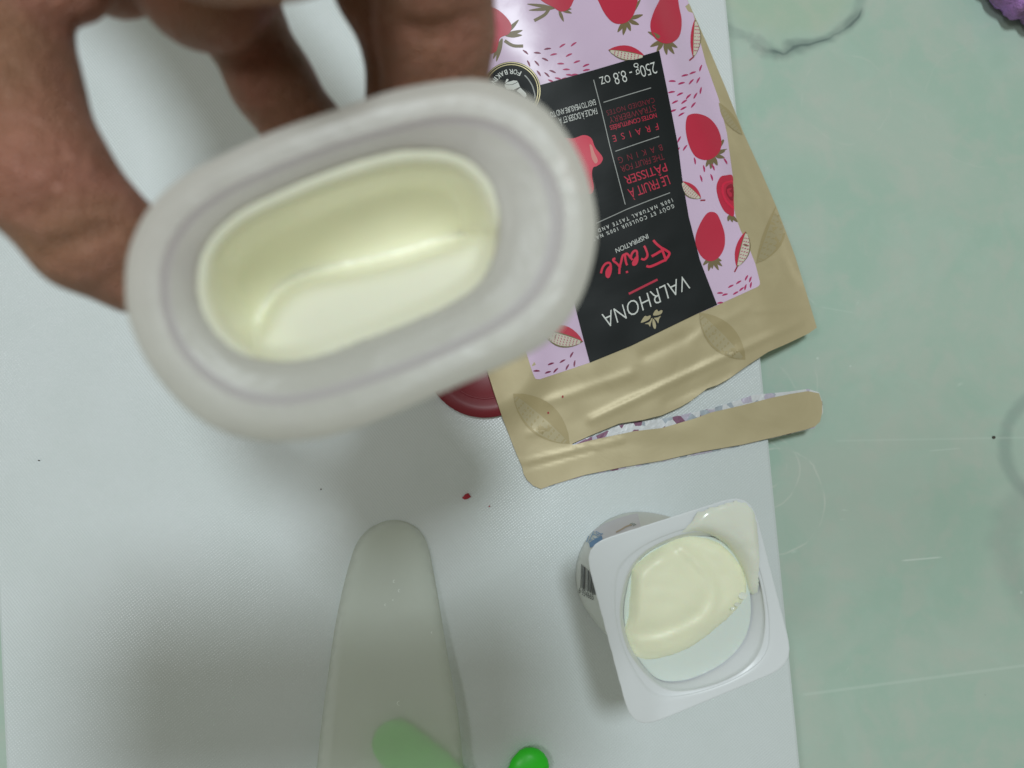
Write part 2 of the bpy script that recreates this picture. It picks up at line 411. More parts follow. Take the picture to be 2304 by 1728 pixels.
# ------------------------------------------------------------------ gold pouch
pouch = empty('pouch', 'torn open gold pouch with pink strawberry label lying on the cutting board', 'pouch')
RX = [(-200, 1462), (0, 1547), (92, 1588), (196, 1632), (297, 1672), (389, 1714), (468, 1748), (576, 1789), (664, 1816), (737, 1838), (1100, 1900)]
def interp(tab, x):
    for (a, va), (b, vb) in zip(tab, tab[1:]):
        if x <= b: t = max(0, (x - a) / (b - a)); return va + (vb - va) * t
    return tab[-1][1]
HT = [(-200, .036), (100, .0285), (300, .0225), (500, .0165), (650, .0115), (760, .0085), (880, .0055), (1000, .0032), (1200, .0028)]
def seg_dist(x, y, a, b):
    dx, dy = b[0] - a[0], b[1] - a[1]; t = ((x - a[0]) * dx + (y - a[1]) * dy) / (dx * dx + dy * dy); tt = min(max(t, 0), 1)
    q = (a[0] + dx * tt, a[1] + dy * tt); s = ((x - a[0]) * dy - (y - a[1]) * dx) / math.hypot(dx, dy)
    return math.hypot(x - q[0], y - q[1]), s, t
CREASES = [((1330, 945), (1800, 724), 9, .0016), ((1176, 1040), (1400, 990), 5, .0009), ((1185, 1052), (1330, 1012), 5, -.0008), ((1190, 976), (1225, 966), 7, .0010),
           ((1615, 200), (1722, 470), 10, .0016), ((1722, 470), (1790, 640), 8, -.0012), ((1630, 300), (1660, 450), 12, -.0014), ((1752, 592), (1815, 625), 6, .0010), ((1740, 560), (1812, 655), 8, -.0009),
           ((1230, 905), (1420, 842), 12, .0009), ((1450, 800), (1560, 750), 14, -.0008), ((1700, 700), (1830, 690), 7, .0009), ((1560, 760), (1690, 690), 12, .0006), ((1500, 905), (1640, 840), 10, -.0006)]
def hbag(x, y):
    xl = 1096 + (y - 833) * .362; xr = interp(RX, y); u = min(max((x - xl) / (xr - xl), 0), 1)
    H = interp(HT, y)
    prof = (math.sin(math.pi * min(max(u, .001), .999))) ** .55
    fade = sstep(1.0, .86, u) * .75 + .25 if u > .86 else 1
    z = BT + .0011 + (H - .0011) * prof * (1 if u < .86 else fade)
    dmp = min(1, 6 * u, 8 * (1 - u))
    n = mnoise.noise(Vector((x / 130, y / 90, 1.7))) + .5 * mnoise.noise(Vector((x / 55 + y / 160, y / 45, 4.1)))
    z += .00045 * n * dmp
    for a, b, wd, am in CREASES:
        d, s, t = seg_dist(x, y, a, b)
        if d < 3 * wd: z += .55 * am * math.exp(-(d / (.9 * wd)) ** 2) * min(1, .35 + dmp)
    z += .0042 * math.exp(-(max(0, math.hypot(x - 1090, y - 806) - 105) / 38) ** 2)      # lifted over the lid
    return max(z, BT + .0013)
left = [(1096 + (y - 833) * .362, y) for y in (-190, 0, 200, 400, 600, 833)] + [(1112, 884), (1131, 941), (1160, 1016), (1175, 1051)]
bottom = [(1178, 1066), (1186, 1080), (1200, 1093), (1217, 1100), (1248, 1089), (1314, 1069), (1402, 1051), (1490, 1036), (1578, 1016), (1666, 1001), (1754, 981), (1815, 966), (1833, 960), (1845, 949), (1850, 928), (1850, 906), (1843, 885)]
silver_lo = [(1818, 880), (1780, 886), (1736, 895), (1666, 913), (1600, 928), (1565, 941), (1490, 963), (1428, 970), (1332, 990), (1288, 1002)]
torn = [(1288, 998), (1330, 979), (1393, 953), (1446, 945), (1490, 934), (1530, 916), (1556, 901), (1591, 874), (1615, 866), (1640, 852), (1688, 818), (1728, 792), (1772, 773), (1820, 750), (1838, 737)]
right = [(interp(RX, y), y) for y in (664, 576, 468, 389, 297, 196, 92, 0, -190)]
outline = left + bottom + silver_lo + torn + right
V, F = tris2d([outline], 8)
Vp = [on_plane(x, y, hbag(x, y)) for x, y in V]
front = link('front_panel', sheet(Vp, F, .00018), M_gold, pouch)
D = Drape(Vp, F)
# back panel and the foil lining seen through the tear
back_poly = [(x + 4, y) for x, y in left] + [(1178, 1066), (1190, 1086), (1218, 1101), (1314, 1071), (1490, 1039), (1666, 1004), (1833, 963), (1852, 928), (1850, 903), (1843, 883), (1818, 875), (1776, 881), (1697, 888), (1657, 902), (1600, 919), (1569, 926), (1499, 941), (1440, 948), (1393, 957), (1340, 981), (1320, 985), (1400, 900), (1700, 760), (1800, 700)] + [(x - 4, y) for x, y in right[1:]]
V, F = tris2d([back_poly], 16)
def hback(x, y):
    z = BT + .0004 + .0002 * (1 + mnoise.noise(Vector((x / 22, y / 30, 9.))))
    return min(z, hbag(x, y) - .0003)
back = link('back_panel', sheet([on_plane(x, y, hback(x, y)) for x, y in V], F, .00012), M_foil, pouch)
# side of the pouch: closes the front sheet down to the board along its long edges
def skirt(pts):
    V, F = [], []
    pts = [(a[0] + (b[0] - a[0]) * t / 24, a[1] + (b[1] - a[1]) * t / 24) for a, b in zip(pts, pts[1:]) for t in range(24)] + [pts[-1]]
    for i, (x, y) in enumerate(pts):
        t = on_plane(x, y, hbag(x, y) - .0001); V += [t, Vector((t.x, t.y, BT + .0004))]
        if i: F.append((2 * i - 2, 2 * i - 1, 2 * i + 1, 2 * i))
    return mesh_from(V, F)
link('side_seam', skirt(left), M_gold, pouch); link('side_seam', skirt(right), M_gold, pouch)
# pink label
pk_right = mp(z1, [(1560, -10), (1600, 60), (1650, 260), (1700, 450), (1790, 700), (1850, 950), (1890, 1250), (1900, 1480)]) + mp(z2, [(1375, 200), (1400, 270), (1440, 350), (1475, 440), (1498, 530), (1498, 546), (1488, 557)])
pk_bot = mp(z2, [(1280, 652), (1100, 730), (900, 830), (630, 945), (480, 995), (372, 1030), (352, 1028), (343, 1012), (335, 990), (300, 880)])
pk_left = [(1130, 640), (1060, 420), (985, 210), (925, 40), (885, -150)]
pink = D.decal('pink_label', [pk_right + pk_bot + pk_left + [(1505, -150)]], M_pink, .00012, pouch, L=13)
# black label
bl = [(1482.5, 115), (1499, 196), (1525, 329), (1534, 400), (1549, 488), (1574, 585), (1592, 632), (1613, 686), (1568, 706), (1500, 739), (1420, 778), (1327, 816), (1308, 745), (1294, 690), (1250, 540), (1215, 390), (1180, 202), (1218, 191), (1340, 157)]
black = D.decal('black_label', [bl], M_black, .00034, pouch, L=13)

# strawberries
def leaves(base, tips, wd):
    out = []
    for t in tips:
        dx, dy = t[0] - base[0], t[1] - base[1]; l = math.hypot(dx, dy); nxx, nyy = -dy / l, dx / l
        b = (base[0] + dx * .10, base[1] + dy * .10)
        out.append(smooth([b, (base[0] + dx * .45 + nxx * wd, base[1] + dy * .45 + nyy * wd), (base[0] + dx * .8 + nxx * wd * .7, base[1] + dy * .8 + nyy * wd * .7), t,
                           (base[0] + dx * .7 - nxx * wd * .7, base[1] + dy * .7 - nyy * wd * .7), (base[0] + dx * .4 - nxx * wd * .8, base[1] + dy * .4 - nyy * wd * .8)], 3))
    return out
def berry(body, base=None, tips=(), wd=4.0, stem=None, m=None):
    b = D.decal('strawberry_print', [smooth(body, 5)], m or M_red, .00026, pouch, L=12)
    polys = leaves(base, tips, wd) if base else []
    if stem: polys.append(stroke(smooth(stem, 5, False), 7))
    if polys: D.decal('leaf_print', polys, M_leaf, .00020, b, L=14)
    return b
berry(mp(z1, [(480, -60), (520, -5), (560, 25), (610, 50), (665, 83), (715, 72), (748, 30), (755, -40), (620, -110)]), z1(650, 60), mp(z1, [(428, 30), (440, 75), (690, 155), (748, 95), (745, 65)]), 4, mp(z1, [(590, 55), (555, 105), (480, 148)]))
berry(mp(z1, [(925, -50), (945, 30), (985, 105), (1030, 155), (1075, 172), (1130, 163), (1175, 122), (1200, 60), (1205, -40), (1060, -120)]), z1(1135, 140), mp(z1, [(1235, -5), (1252, 105), (1225, 176), (1165, 222), (1112, 252), (1072, 232)]), 5)
berry(mp(z1, [(1400, -60), (1365, 10), (1328, 85), (1304, 170), (1315, 240), (1355, 290), (1415, 312), (1475, 295), (1515, 245), (1526, 150), (1510, 60), (1485, -40)]), z1(1405, 285), mp(z1, [(1285, 228), (1303, 335), (1350, 370), (1422, 392), (1475, 386), (1497, 340)]), 5)
berry(mp(z1, [(1560, 850), (1580, 818), (1640, 810), (1720, 840), (1780, 910), (1808, 1000), (1795, 1080), (1740, 1130), (1680, 1138), (1620, 1108), (1578, 1030), (1556, 930)]), z1(1745, 1100), mp(z1, [(1835, 982), (1852, 1062), (1832, 1122), (1782, 1178), (1735, 1203), (1700, 1188)]), 5)
b5 = berry(mp(z1, [(1800, 1262), (1840, 1248), (1886, 1250), (1892, 1330), (1896, 1430), (1897, 1535), (1860, 1525), (1825, 1495), (1790, 1420), (1774, 1330)]), z1(1870, 1520), mp(z1, [(1858, 1575), (1890, 1580), (1925, 1580)]), 4)
D.decal('inner_line_print', [stroke(smooth(mp(z1, [(1888, 1290), (1830, 1305), (1815, 1350), (1835, 1420), (1880, 1470), (1896, 1480)]), 4, False), 5)], M_scarlet, .00032, b5)
D.decal('inner_line_print', [smooth(mp(z1, [(1890, 1315), (1850, 1325), (1840, 1360), (1855, 1400), (1892, 1425)]), 4)], M_red2, .00032, b5)
berry(mp(z2, [(1255, 175), (1225, 185), (1190, 240), (1168, 310), (1180, 370), (1210, 413), (1250, 427), (1290, 405), (1316, 355), (1318, 290), (1300, 230), (1280, 188)]), z2(1252, 405), mp(z2, [(1208, 448), (1236, 478), (1256, 466), (1288, 473), (1306, 452), (1303, 425)]), 4.5)
berry(mp(z1, [(130, 55), (200, 60), (270, 110), (318, 180), (302, 240), (240, 270), (222, 330), (205, 370), (150, 380), (60, 330), (30, 150)]), z1(260, 255), mp(z1, [(370, 140), (398, 215), (395, 250), (212, 440), (190, 420)]), 5, mp(z1, [(270, 290), (330, 325), (402, 328)]))
# cacao pods
def pod(a, b, hr, hc, name='pod_print', m_red=M_red, m_rim=M_leaf, m_in=M_cream, m_seed=M_dash, off=.00028, par=None, rows=3, nseed=11):
    ax_, ay_ = b[0] - a[0], b[1] - a[1]; l = math.hypot(ax_, ay_); nx_, ny_ = -ay_ / l, ax_ / l
    def q(t, h): return (a[0] + ax_ * t + nx_ * h, a[1] + ay_ * t + ny_ * h)
    def bow(h, n=10, lo=0., hi=1.): return [q(lo + (hi - lo) * i / n, h * math.sin(math.pi * (lo + (hi - lo) * i / n)) ** .8) for i in range(n + 1)]
    root = D.decal(name, [bow(hr) + bow(hr * .18)[::-1]], m_red, off, par or pouch, L=14)
    D.decal('rim_print', [bow(hr * .24) + bow(-hc)[::-1]], m_rim, off + .00004, root, L=14)
    s = [(x, y) for x, y in bow(hr * .12, 10, .06, .94)] + [(x, y) for x, y in bow(-hc * .86, 10, .06, .94)][::-1]
    D.decal('pith_print', [s], m_in, off + .00008, root, L=14)
    seeds = []
    for i in range(1, nseed):
        t = i / nseed; w_ = math.sin(math.pi * t) ** .8
        for rr in range(rows):
            f = (rr + .5) / rows; h = hr * .08 * w_ * (1 - f) - hc * .84 * w_ * f; hh = hc * .84 * w_ / rows * .36
            c_ = q(t, h); sl = l / nseed * .20
            p0 = q(t - .01, h - hh); p1 = q(t + .012, h + hh)
            if hh > .8: seeds.append(stroke([p0, ((p0[0] + p1[0]) / 2 + .4, (p0[1] + p1[1]) / 2), p1], sl * 1.7, True))
    if seeds: D.decal('seed_print', seeds, m_seed, off + .00012, root, L=20)
    return root
pod(z1(1265, 402), z1(1005, 357), 17, 17)
pod(z1(1620, 140), z1(1608, 412), 8, 16)
pod(z1(1665, 1412), z1(1528, 1290), 11, 18)
pod(z2(1425, 275), z2(1380, 458), 13, 20)
pod(z2(595, 838), z2(380, 778), 24, 26, nseed=14, rows=4)
for q in [stroke(mp(z1, [(1660, 1425), (1695, 1424)]), 3), stroke(mp(z1, [(1612, 405), (1580, 432)]), 3), stroke(mp(z2, [(1382, 455), (1368, 482)]), 3)]: D.decal('stem_print', [q], M_red2, .00030, pouch)
# ghost pods printed on the gold film
for a, b, hr, hc in [(z7(1040, 1020), z7(310, 375), 38, 36), (z2(1425, 930), z2(1190, 690), 30, 34), (z2(1590, 130), z2(1480, 440), 8, 40), (z1(1960, 960), z1(1790, 730), 10, 14)]:
    pod(a, b, hr, hc, 'tone_pod_print', M_goldprint, M_goldprint, M_goldprint2, M_goldprint, off=.00014)
# magenta dashes
def dash(x, y, ang, ln=16, wd=4.2):
    c_, s_ = math.cos(math.radians(ang)) * ln / 2, math.sin(math.radians(ang)) * ln / 2
    return stroke(smooth([(x - c_, y - s_), (x + s_ * .08, y - c_ * .08), (x + c_, y + s_)], 3, False), wd, True)
d1_, d2_ = [], []
for x, y, a in [(575, 349, -8), (680, 326, -32), (760, 316, -36), (618, 389, -12), (727, 393, -26), (668, 455, 0), (783, 441, -20), (708, 496, 0), (848, 466, -22), (730, 535, 8), (850, 500, -10), (650, 560, 15), (765, 533, -6), (700, 560, -5), (600, 578, 25),
                (1460, 579, 0), (1550, 538, -12), (1605, 520, -20), (1662, 486, -70), (1525, 594, -15), (1595, 583, -48), (1645, 572, -60), (1455, 657, -10), (1515, 671, -25), (1575, 688, -45), (1625, 682, -60), (1663, 645, -80), (1480, 727, -25), (1545, 725, -35), (1610, 748, -50), (1465, 790, -22), (1525, 815, -30), (1540, 772, -28),
                (1510, 992, -62), (1552, 1052, -55), (1500, 1070, -60), (1620, 1145, 80), (1685, 1200, 80), (1750, 1190, 65), (1665, 1270, 72), (1740, 1262, 72), (1838, 1148, 60)]:
    (d2_ if x < 640 and a > -10 and y < 400 else d1_).append(dash(*z1(x, y), a))
for x, y, a in [(418, 372, 38), (502, 378, 6), (440, 452, 65), (498, 451, 48), (557, 424, 25), (512, 522, 55), (570, 532, 42), (610, 510, 22)]: d2_.append(dash(*z1(x, y), a))
for x, y, a in [(1295, 590, 0), (1320, 598, -15), (1350, 555, -28), (1390, 535, -32), (1430, 512, -62), (1375, 590, -30), (1405, 570, -40), (1425, 560, -75), (1453, 548, -80), (1295, 640, -8), (1450, 520, -70)]: d1_.append(dash(*z2(x, y), a, 14))
for x, y, a in [(357, 988, 0), (415, 995, -18), (430, 952, -18), (490, 938, -30), (455, 985, -45), (515, 968, -60), (537, 905, -60), (552, 950, -82)]: d2_.append(dash(*z2(x, y), a, 15))
for q in d1_: D.decal('dash_print', [q], M_dash, .00020, pouch, L=20)
for q in d2_: D.decal('dash_print', [q], M_dashd, .00020, pouch, L=20)
# photograph of a strawberry on the black label
ph = D.decal('strawberry_picture', [smooth(mp(z1, [(640, 1010), (760, 985), (832, 962), (885, 985), (912, 1050), (964, 1118), (955, 1158), (925, 1182), (897, 1195), (890, 1250), (902, 1345), (860, 1380), (700, 1300)]), 5)], M_scarlet, .00044, black, L=14)
D.decal('highlight_print', [smooth(mp(z1, [(872, 1030), (890, 1040), (905, 1085), (930, 1140), (915, 1165), (890, 1130), (880, 1080)]), 4)], mat('rose_print', (.80, .26, .24), .4), .00050, ph)
# lettering of the black label
def put(items, m, name='lettering', off=.00050, par=None):
    V, F = join_geo([text_geo(D, b, s, e, u, off, sp_, w_) for b, s, e, u, sp_, w_ in items])
    return link(name, mesh_from(V, F), m, par or black, shade=False)
def line(b, f, s, e, cap, sp_=1.0, w_=0.0):
    s, e = f(*s), f(*e); dx, dy = e[0] - s[0], e[1] - s[1]; l = math.hypot(dx, dy)
    sc_ = {z1: 3.16, z2: 2.2725, z4: 6.9125}[f]
    # upright of the turned lettering: a quarter turn from the reading direction
    ux, uy = -dy / l * -1, dx / l * -1
    return (b, s, e, (ux * cap / sc_ * 1.0, uy * cap / sc_), sp_, w_)
put([('VALRHONA', z4(1475, 735), z4(158, 1362), (9.2, 32.4), 1.0, -.012)], M_white)
put([('INSPIRATION', z4(868, 112), z4(370, 345), (3.3, 10.0), .95, -.004)], M_white)
put([line('250g - 8.8 oz', z1, (1332, 442), (938, 552), 84, .92, -.012)], M_white)
put([line('FACILE À DOSER ET À', z1, (918, 768), (650, 842), 44, .9, -.004), line('EASY TO MEASURE AND TO', z1, (908, 708), (588, 800), 40, .9, -.004)], M_white)
put([line('100% NATURAL TASTE AND', z1, (1455, 1412), (928, 1630), 26, 1.6, .004), line('GOÛT ET COULEUR 100% NAT', z1, (1466, 1452), (890, 1690), 26, 1.5, .004)], M_white)
put([line('LE FRUIT À', z1, (1424, 1246), (1140, 1348), 68, .95, 0), line('PÂTISSER', z1, (1408, 1160), (1112, 1258), 60, .95, 0), line('F R A I S E', z1, (1352, 878), (1030, 968), 46, 1.25, -.004), line('NOTES CONFITURÉES', z1, (1342, 806), (1012, 896), 32, .95, .004)], M_textred)
put([line('THE FRUIT FOR', z1, (1392, 1092), (1088, 1184), 44, .95, -.006), line('B A K I N G', z1, (1380, 1028), (1070, 1122), 44, 1.25, -.008), line('STRAWBERRY', z1, (1333, 748), (1006, 838), 44, 1.0, -.008), line('CANDIED NOTES', z1, (1326, 696), (988, 790), 36, 1.1, -.008)], M_textdim)
def strokes(name, lst, wd, m, off=.00050, par=None, f=z4):
    return D.decal(name, [stroke(smooth(mp(f, p), 4, False), wd) for p in lst], m, off, par or black, L=18)
D.decal('rule_print', [stroke(mp(z1, p), 1.9) for p in [[(900, 570), (960, 800), (1015, 1035), (1070, 1245), (1125, 1455)], [(1307, 628), (1140, 678), (970, 730)], [(1365, 972), (1210, 1024), (1055, 1078)], [(1443, 1372), (1300, 1425), (1130, 1492), (920, 1588)]]], M_grey, .00050, black, L=18)
# handwritten word, pen strokes
D.decal('handwriting', [stroke(smooth(mp(z4, p), 5, False), 5.6) for p in [
    [(962, 212), (1010, 268), (1080, 325), (1160, 370), (1210, 410), (1200, 450), (1165, 500), (1140, 535)], [(1092, 345), (1120, 420), (1150, 505)],
    [(935, 462), (1000, 428), (1082, 378)], [(855, 612), (910, 622), (1000, 588), (1090, 545), (1150, 520)]]], M_scarlet, .00050, black, L=18)
D.decal('handwriting', [stroke(smooth(mp(z4, p), 5, False), 5.0) for p in [
    [(818, 300), (845, 350), (872, 440), (850, 490), (815, 512), (775, 498)],
    [(610, 500), (628, 425), (670, 378), (705, 385), (712, 440), (715, 520), (690, 580), (655, 592), (650, 560), (680, 500), (712, 470)],
    [(640, 520), (600, 470), (560, 425), (530, 430), (525, 480), (540, 560), (558, 600)], [(550, 690), (558, 720)],
    [(540, 430), (490, 450), (465, 540), (440, 640), (435, 735)], [(455, 640), (400, 575), (345, 530), (345, 505), (375, 495)],
    [(150, 725), (175, 640), (225, 575), (285, 565), (305, 620), (298, 710), (268, 780), (240, 765), (238, 700), (262, 650), (310, 605)]]], M_scarlet, .00051, black, L=18)
strokes('bar_print', [[(582, 1046), (800, 935), (1028, 822)]], 5.0, M_textred)
D.decal('bee_emblem', [smooth(mp(z4, p), 3) for p in [
    [(958, 1378), (985, 1312), (1020, 1290), (1042, 1318), (1085, 1298), (1106, 1312), (1090, 1350), (1040, 1376)],
    [(768, 1492), (828, 1392), (868, 1395), (920, 1380), (910, 1430), (850, 1470)],
    [(830, 1512), (900, 1482), (935, 1425), (952, 1432), (925, 1500), (912, 1560), (888, 1520)],
    [(948, 1480), (965, 1432), (995, 1490), (1006, 1550), (990, 1592), (962, 1562)],
    [(975, 1420), (1030, 1412), (1080, 1385), (1052, 1440), (1040, 1502), (1012, 1462)]]], M_goldprint2, .00050, black, L=18)
# round emblem
ec = z5(650, 790); er = 66.5
def circ(r, n=48): return [(ec[0] + r * math.cos(2 * math.pi * i / n), ec[1] + r * math.sin(2 * math.pi * i / n)) for i in range(n)]
def annulus(r0, r1, n=48):
    a, b = circ(r0, n), circ(r1, n); return [[a[i], a[(i + 1) % n], b[(i + 1) % n], b[i]] for i in range(n)]
em = D.decal('round_emblem', [circ(er)], M_black, .00042, pouch, L=12)
D.decal('ring_print', annulus(er * .985, er * .955), M_ring, .00052, em); D.decal('ring_print', annulus(er * .915, er * .885), M_ring, .00052, em)
its = []
for ch, a in [('F', 24), ('O', 12), ('R', -1), ('B', -16), ('A', -28.5), ('K', -41), ('I', -50), ('N', -59.5), ('G', -73)]:
    t = math.radians(a); rad = (math.sin(t), -math.cos(t)); tan = (-math.cos(t), -math.sin(t)); rb = 49.5
    wch = 1.2 if ch == 'I' else (3.6 if ch in 'FB' else 4.3)
    p = (ec[0] + rad[0] * rb, ec[1] + rad[1] * rb)
    its.append((ch, (p[0] - tan[0] * wch, p[1] - tan[1] * wch), (p[0] + tan[0] * wch, p[1] + tan[1] * wch), (-rad[0] * 10.8, -rad[1] * 10.8), 1.0, .008))
put(its, M_white, off=.00054, par=em)
D.decal('arc_print', [stroke(smooth(mp(z5, [(925, 460), (1000, 540), (1080, 670), (1120, 790), (1140, 870), (1135, 940)]), 4, False), 2.6)], M_grey, .00054, em)
pot = D.decal('jug_icon', [mp(z5, [(515, 650), (570, 602), (700, 567), (772, 575), (800, 620), (832, 700), (700, 762), (560, 752), (515, 690)]), mp(z5, [(522, 622), (548, 545), (575, 535), (598, 556), (562, 600)]), mp(z5, [(834, 712), (950, 828), (970, 890), (930, 930), (762, 782)])], M_white, .00054, em)
D.decal('outline_print', [stroke(smooth(mp(z5, [(525, 655), (650, 655), (740, 622), (792, 588)]), 4, False), 1.0), stroke(mp(z5, [(720, 770), (780, 740), (836, 706)]), 1.0)], M_black, .00058, pot)
D.decal('crumb_speck', [circ(0.0)] if False else [smooth([(x - 2, y), (x, y - 3), (x + 2.4, y), (x, y + 2.5)], 2) for x, y in [z7(762, 622), z7(948, 415), z7(805, 300)][:2]], M_crumb, .0006, pouch)
root_at(pouch, on_plane(1480, 450, BT))

# ------------------------------------------------------------------ square yogurt cup
cup = empty('yogurt_cup', 'opened square white plastic yogurt cup with printed side standing beside the torn pouch', 'yogurt cup')
ZR = BT + .068; NR = 96
def by_angle(pts, n=NR):
    cx = sum(p[0] for p in pts) / len(pts); cy = sum(p[1] for p in pts) / len(pts)
    a = sorted((math.atan2(y - cy, x - cx), math.hypot(x - cx, y - cy)) for x, y in pts)
    A_ = np.array([t for t, _ in a]); R_ = np.array([r for _, r in a])
    A_ = np.concatenate([A_ - 2 * np.pi, A_, A_ + 2 * np.pi]); R_ = np.tile(R_, 3)
    th = np.linspace(-np.pi, np.pi, n, endpoint=False); rr = np.interp(th, A_, R_)
    return [(cx + r_ * math.cos(t), cy + r_ * math.sin(t)) for t, r_ in zip(th, rr)], (cx, cy)
def round_quad(cs, rads, n=8):
    out = []
    for i in range(4):
        p, a, b = Vector(cs[i]), Vector(cs[i - 1]), Vector(cs[(i + 1) % 4]); u = (a - p).normalized(); v = (b - p).normalized(); rad = rads[i]
        for j in range(n + 1):
            t = j / n; q0 = p + u * rad * (1 - t); q1 = p + v * rad * t; q = q0 * (1 - t) + q1 * t; out.append(tuple(q))
    # fill the straight sides so that the angle sampling keeps them straight
    full = []
    for i in range(len(out)):
        a, b = out[i], out[(i + 1) % len(out)]
        for t in range(8): full.append((a[0] + (b[0] - a[0]) * t / 8, a[1] + (b[1] - a[1]) * t / 8))
    return full
quad = [(1313, 1227), (1688, 1107), (1788, 1494), (1424, 1645)]
rq = round_quad(quad, (54, 60, 58, 64))
open_px = mp(z3, [(405, 800), (420, 700), (445, 610), (485, 525), (545, 460), (620, 410), (760, 350), (900, 325), (1030, 340), (1140, 395), (1215, 490), (1265, 620), (1292, 760), (1300, 880), (1285, 1000), (1245, 1095), (1170, 1175), (1060, 1240), (930, 1285), (800, 1308), (700, 1300), (620, 1255), (540, 1180), (470, 1085), (430, 990), (408, 890)])
floor_px = mp(z3, [(425, 830), (440, 700), (480, 560), (580, 450), (740, 375), (900, 350), (1040, 375), (1130, 470), (1190, 600), (1215, 780), (1200, 920), (1150, 1030), (1050, 1130), (940, 1195), (820, 1240), (700, 1252), (620, 1228), (560, 1170), (500, 1085), (445, 960)])
q0, cq = by_angle(rq); op, co_ = by_angle(smooth(open_px)); fl, cf = by_angle(smooth(floor_px))
def scl(pts, c_, s): return [(c_[0] + (x - c_[0]) * s, c_[1] + (y - c_[1]) * s) for x, y in pts]
def zrim(x, y): return ZR + .0035 * sstep(1500, 1424, x) * sstep(1450, 1645, y)
def ringz(pts, dz): return [on_plane(x, y, zrim(x, y) + dz) for x, y in pts]
def mixp(a, b, t): return [(p[0] + (q[0] - p[0]) * t, p[1] + (q[1] - p[1]) * t) for p, q in zip(a, b)]
# the rounded rim: underside, edge, top, raised lip, then the inner wall down to the contents
rings = [ringz(scl(op, co_, 1.02), -.0035), ringz(scl(op, co_, 1.04), -.0014), ringz(scl(q0, cq, .99), -.0009), ringz(scl(q0, cq, 1.0), -.0008), ringz(scl(q0, cq, 1.0), -.0001), ringz(scl(q0, cq, .997), 0), ringz(scl(q0, cq, .985), 0),
         ringz(mixp(op, q0, .5), 0), ringz(mixp(op, q0, .29), 0), ringz(mixp(op, q0, .26), -.0001), ringz(mixp(op, q0, .23), -.0005), ringz(mixp(op, q0, .20), -.0006), ringz(mixp(op, q0, .07), -.0006), ringz(mixp(op, q0, .03), -.0008), ringz(mixp(op, q0, 0.0), -.0016)]
for t in (.25, .5, .75, 1.0): rings.append(ringz(mixp(op, fl, t), -.0016 - .0044 * t))
rings.append(ringz(scl(fl, cf, .9), -.0078))
Vc, Fc = loft(rings, False, True)
rim = link('rim', mesh_from(Vc, Fc), M_cup, cup)
DR = Drape(Vc, Fc)
bc = (1437, 1293)
base = [on_plane(bc[0] + 142 * math.cos(t), bc[1] + 142 * math.sin(t), BT + .0006) for t in np.linspace(-np.pi, np.pi, NR, endpoint=False)]
topw = rings[0]
wall = []
for t in (0, .1, .25, .5, .75, .92, 1.0):
    f = [.0, .06, .2, .5, .8, .95, 1.0][[0, .1, .25, .5, .75, .92, 1.0].index(t)]
    blow = 1 + .03 * math.sin(math.pi * t)
    r_ = [a.lerp(b, f) for a, b in zip(topw, base)]
    c_ = sum(r_, Vector()) / NR
    wall.append([Vector((c_.x + (p.x - c_.x) * blow, c_.y + (p.y - c_.y) * blow, p.z)) for p in r_])
c_ = sum(base, Vector()) / NR
wall.append([Vector((c_.x + (p.x - c_.x) * .95, c_.y + (p.y - c_.y) * .95, BT + .0002)) for p in base])
Vw, Fw = loft(wall, False, True)
sleeve = link('printed_sleeve', mesh_from(Vw, Fw), M_sleeve, cup)
DW = Drape(Vw, Fw)
DW.decal('film_print', [mp(z6, [(300, 345), (420, 268), (560, 215), (680, 180), (760, 165), (800, 330), (560, 400), (400, 430)])], M_sleeve2, .0002, sleeve, L=10)
DW.decal('curve_print', [stroke(smooth(mp(z6, [(540, 362), (600, 330), (640, 305), (700, 285)]), 4, False), 3)], M_tan, .0003, sleeve)
DW.decal('green_text_print', [stroke(mp(z6, p), 1.6) for p in [[(672, 292), (690, 275), (712, 268)], [(690, 300), (705, 285), (730, 272)], [(715, 300), (730, 286), (745, 280)]]], mat('grey_green_ink', (.28, .34, .30), .5), .0003, sleeve)
DW.decal('blue_print', [mp(z6, [(262, 470), (330, 425), (392, 398), (402, 440), (330, 500), (270, 520)])], M_blue, .0003, sleeve, L=10)
DW.decal('blue_print', [stroke(mp(z6, p), 1.7) for p in [[(188, 455), (205, 435), (222, 450)], [(205, 462), (232, 418), (250, 440)], [(235, 460), (258, 400), (290, 350)], [(255, 470), (285, 405), (310, 352)], [(240, 395), (300, 420), (330, 430)], [(290, 348), (330, 362), (345, 385)], [(300, 380), (340, 395), (372, 372)], [(330, 350), (380, 380), (405, 378)], [(340, 410), (372, 400), (392, 385)], [(215, 430), (260, 445), (300, 440)]]], M_bluel, .00035, sleeve)
bars = []
rb = random.Random(3)
x = 178
while x < 330:
    wd = rb.choice([4, 6, 9, 12]); t = (x - 178) / 150
    yt = 688 + 130 * t; yb = 932 + 75 * t
    bars.append(mp(z6, [(x + 2, yt), (x + 2 + wd, yt + wd * .8), (x - 6 + wd + 4 * t, yb + wd * .4), (x - 6 + 4 * t, yb)])); x += wd + rb.choice([4, 6, 9])
DW.decal('barcode_print', bars, M_ink, .0003, sleeve, L=12)
def wtext(b, s, e, u): return text_geo(DW, b, z6(*s), z6(*e), (u[0] / 4.606, u[1] / 4.606), .0003, 1.0, -.006)
V, F = join_geo([wtext('6', (153, 985), (170, 990), (4, -58)), wtext('934665', (183, 1006), (305, 1062), (4, -62))])
link('digits_print', mesh_from(V, F), M_ink, sleeve, shade=False)
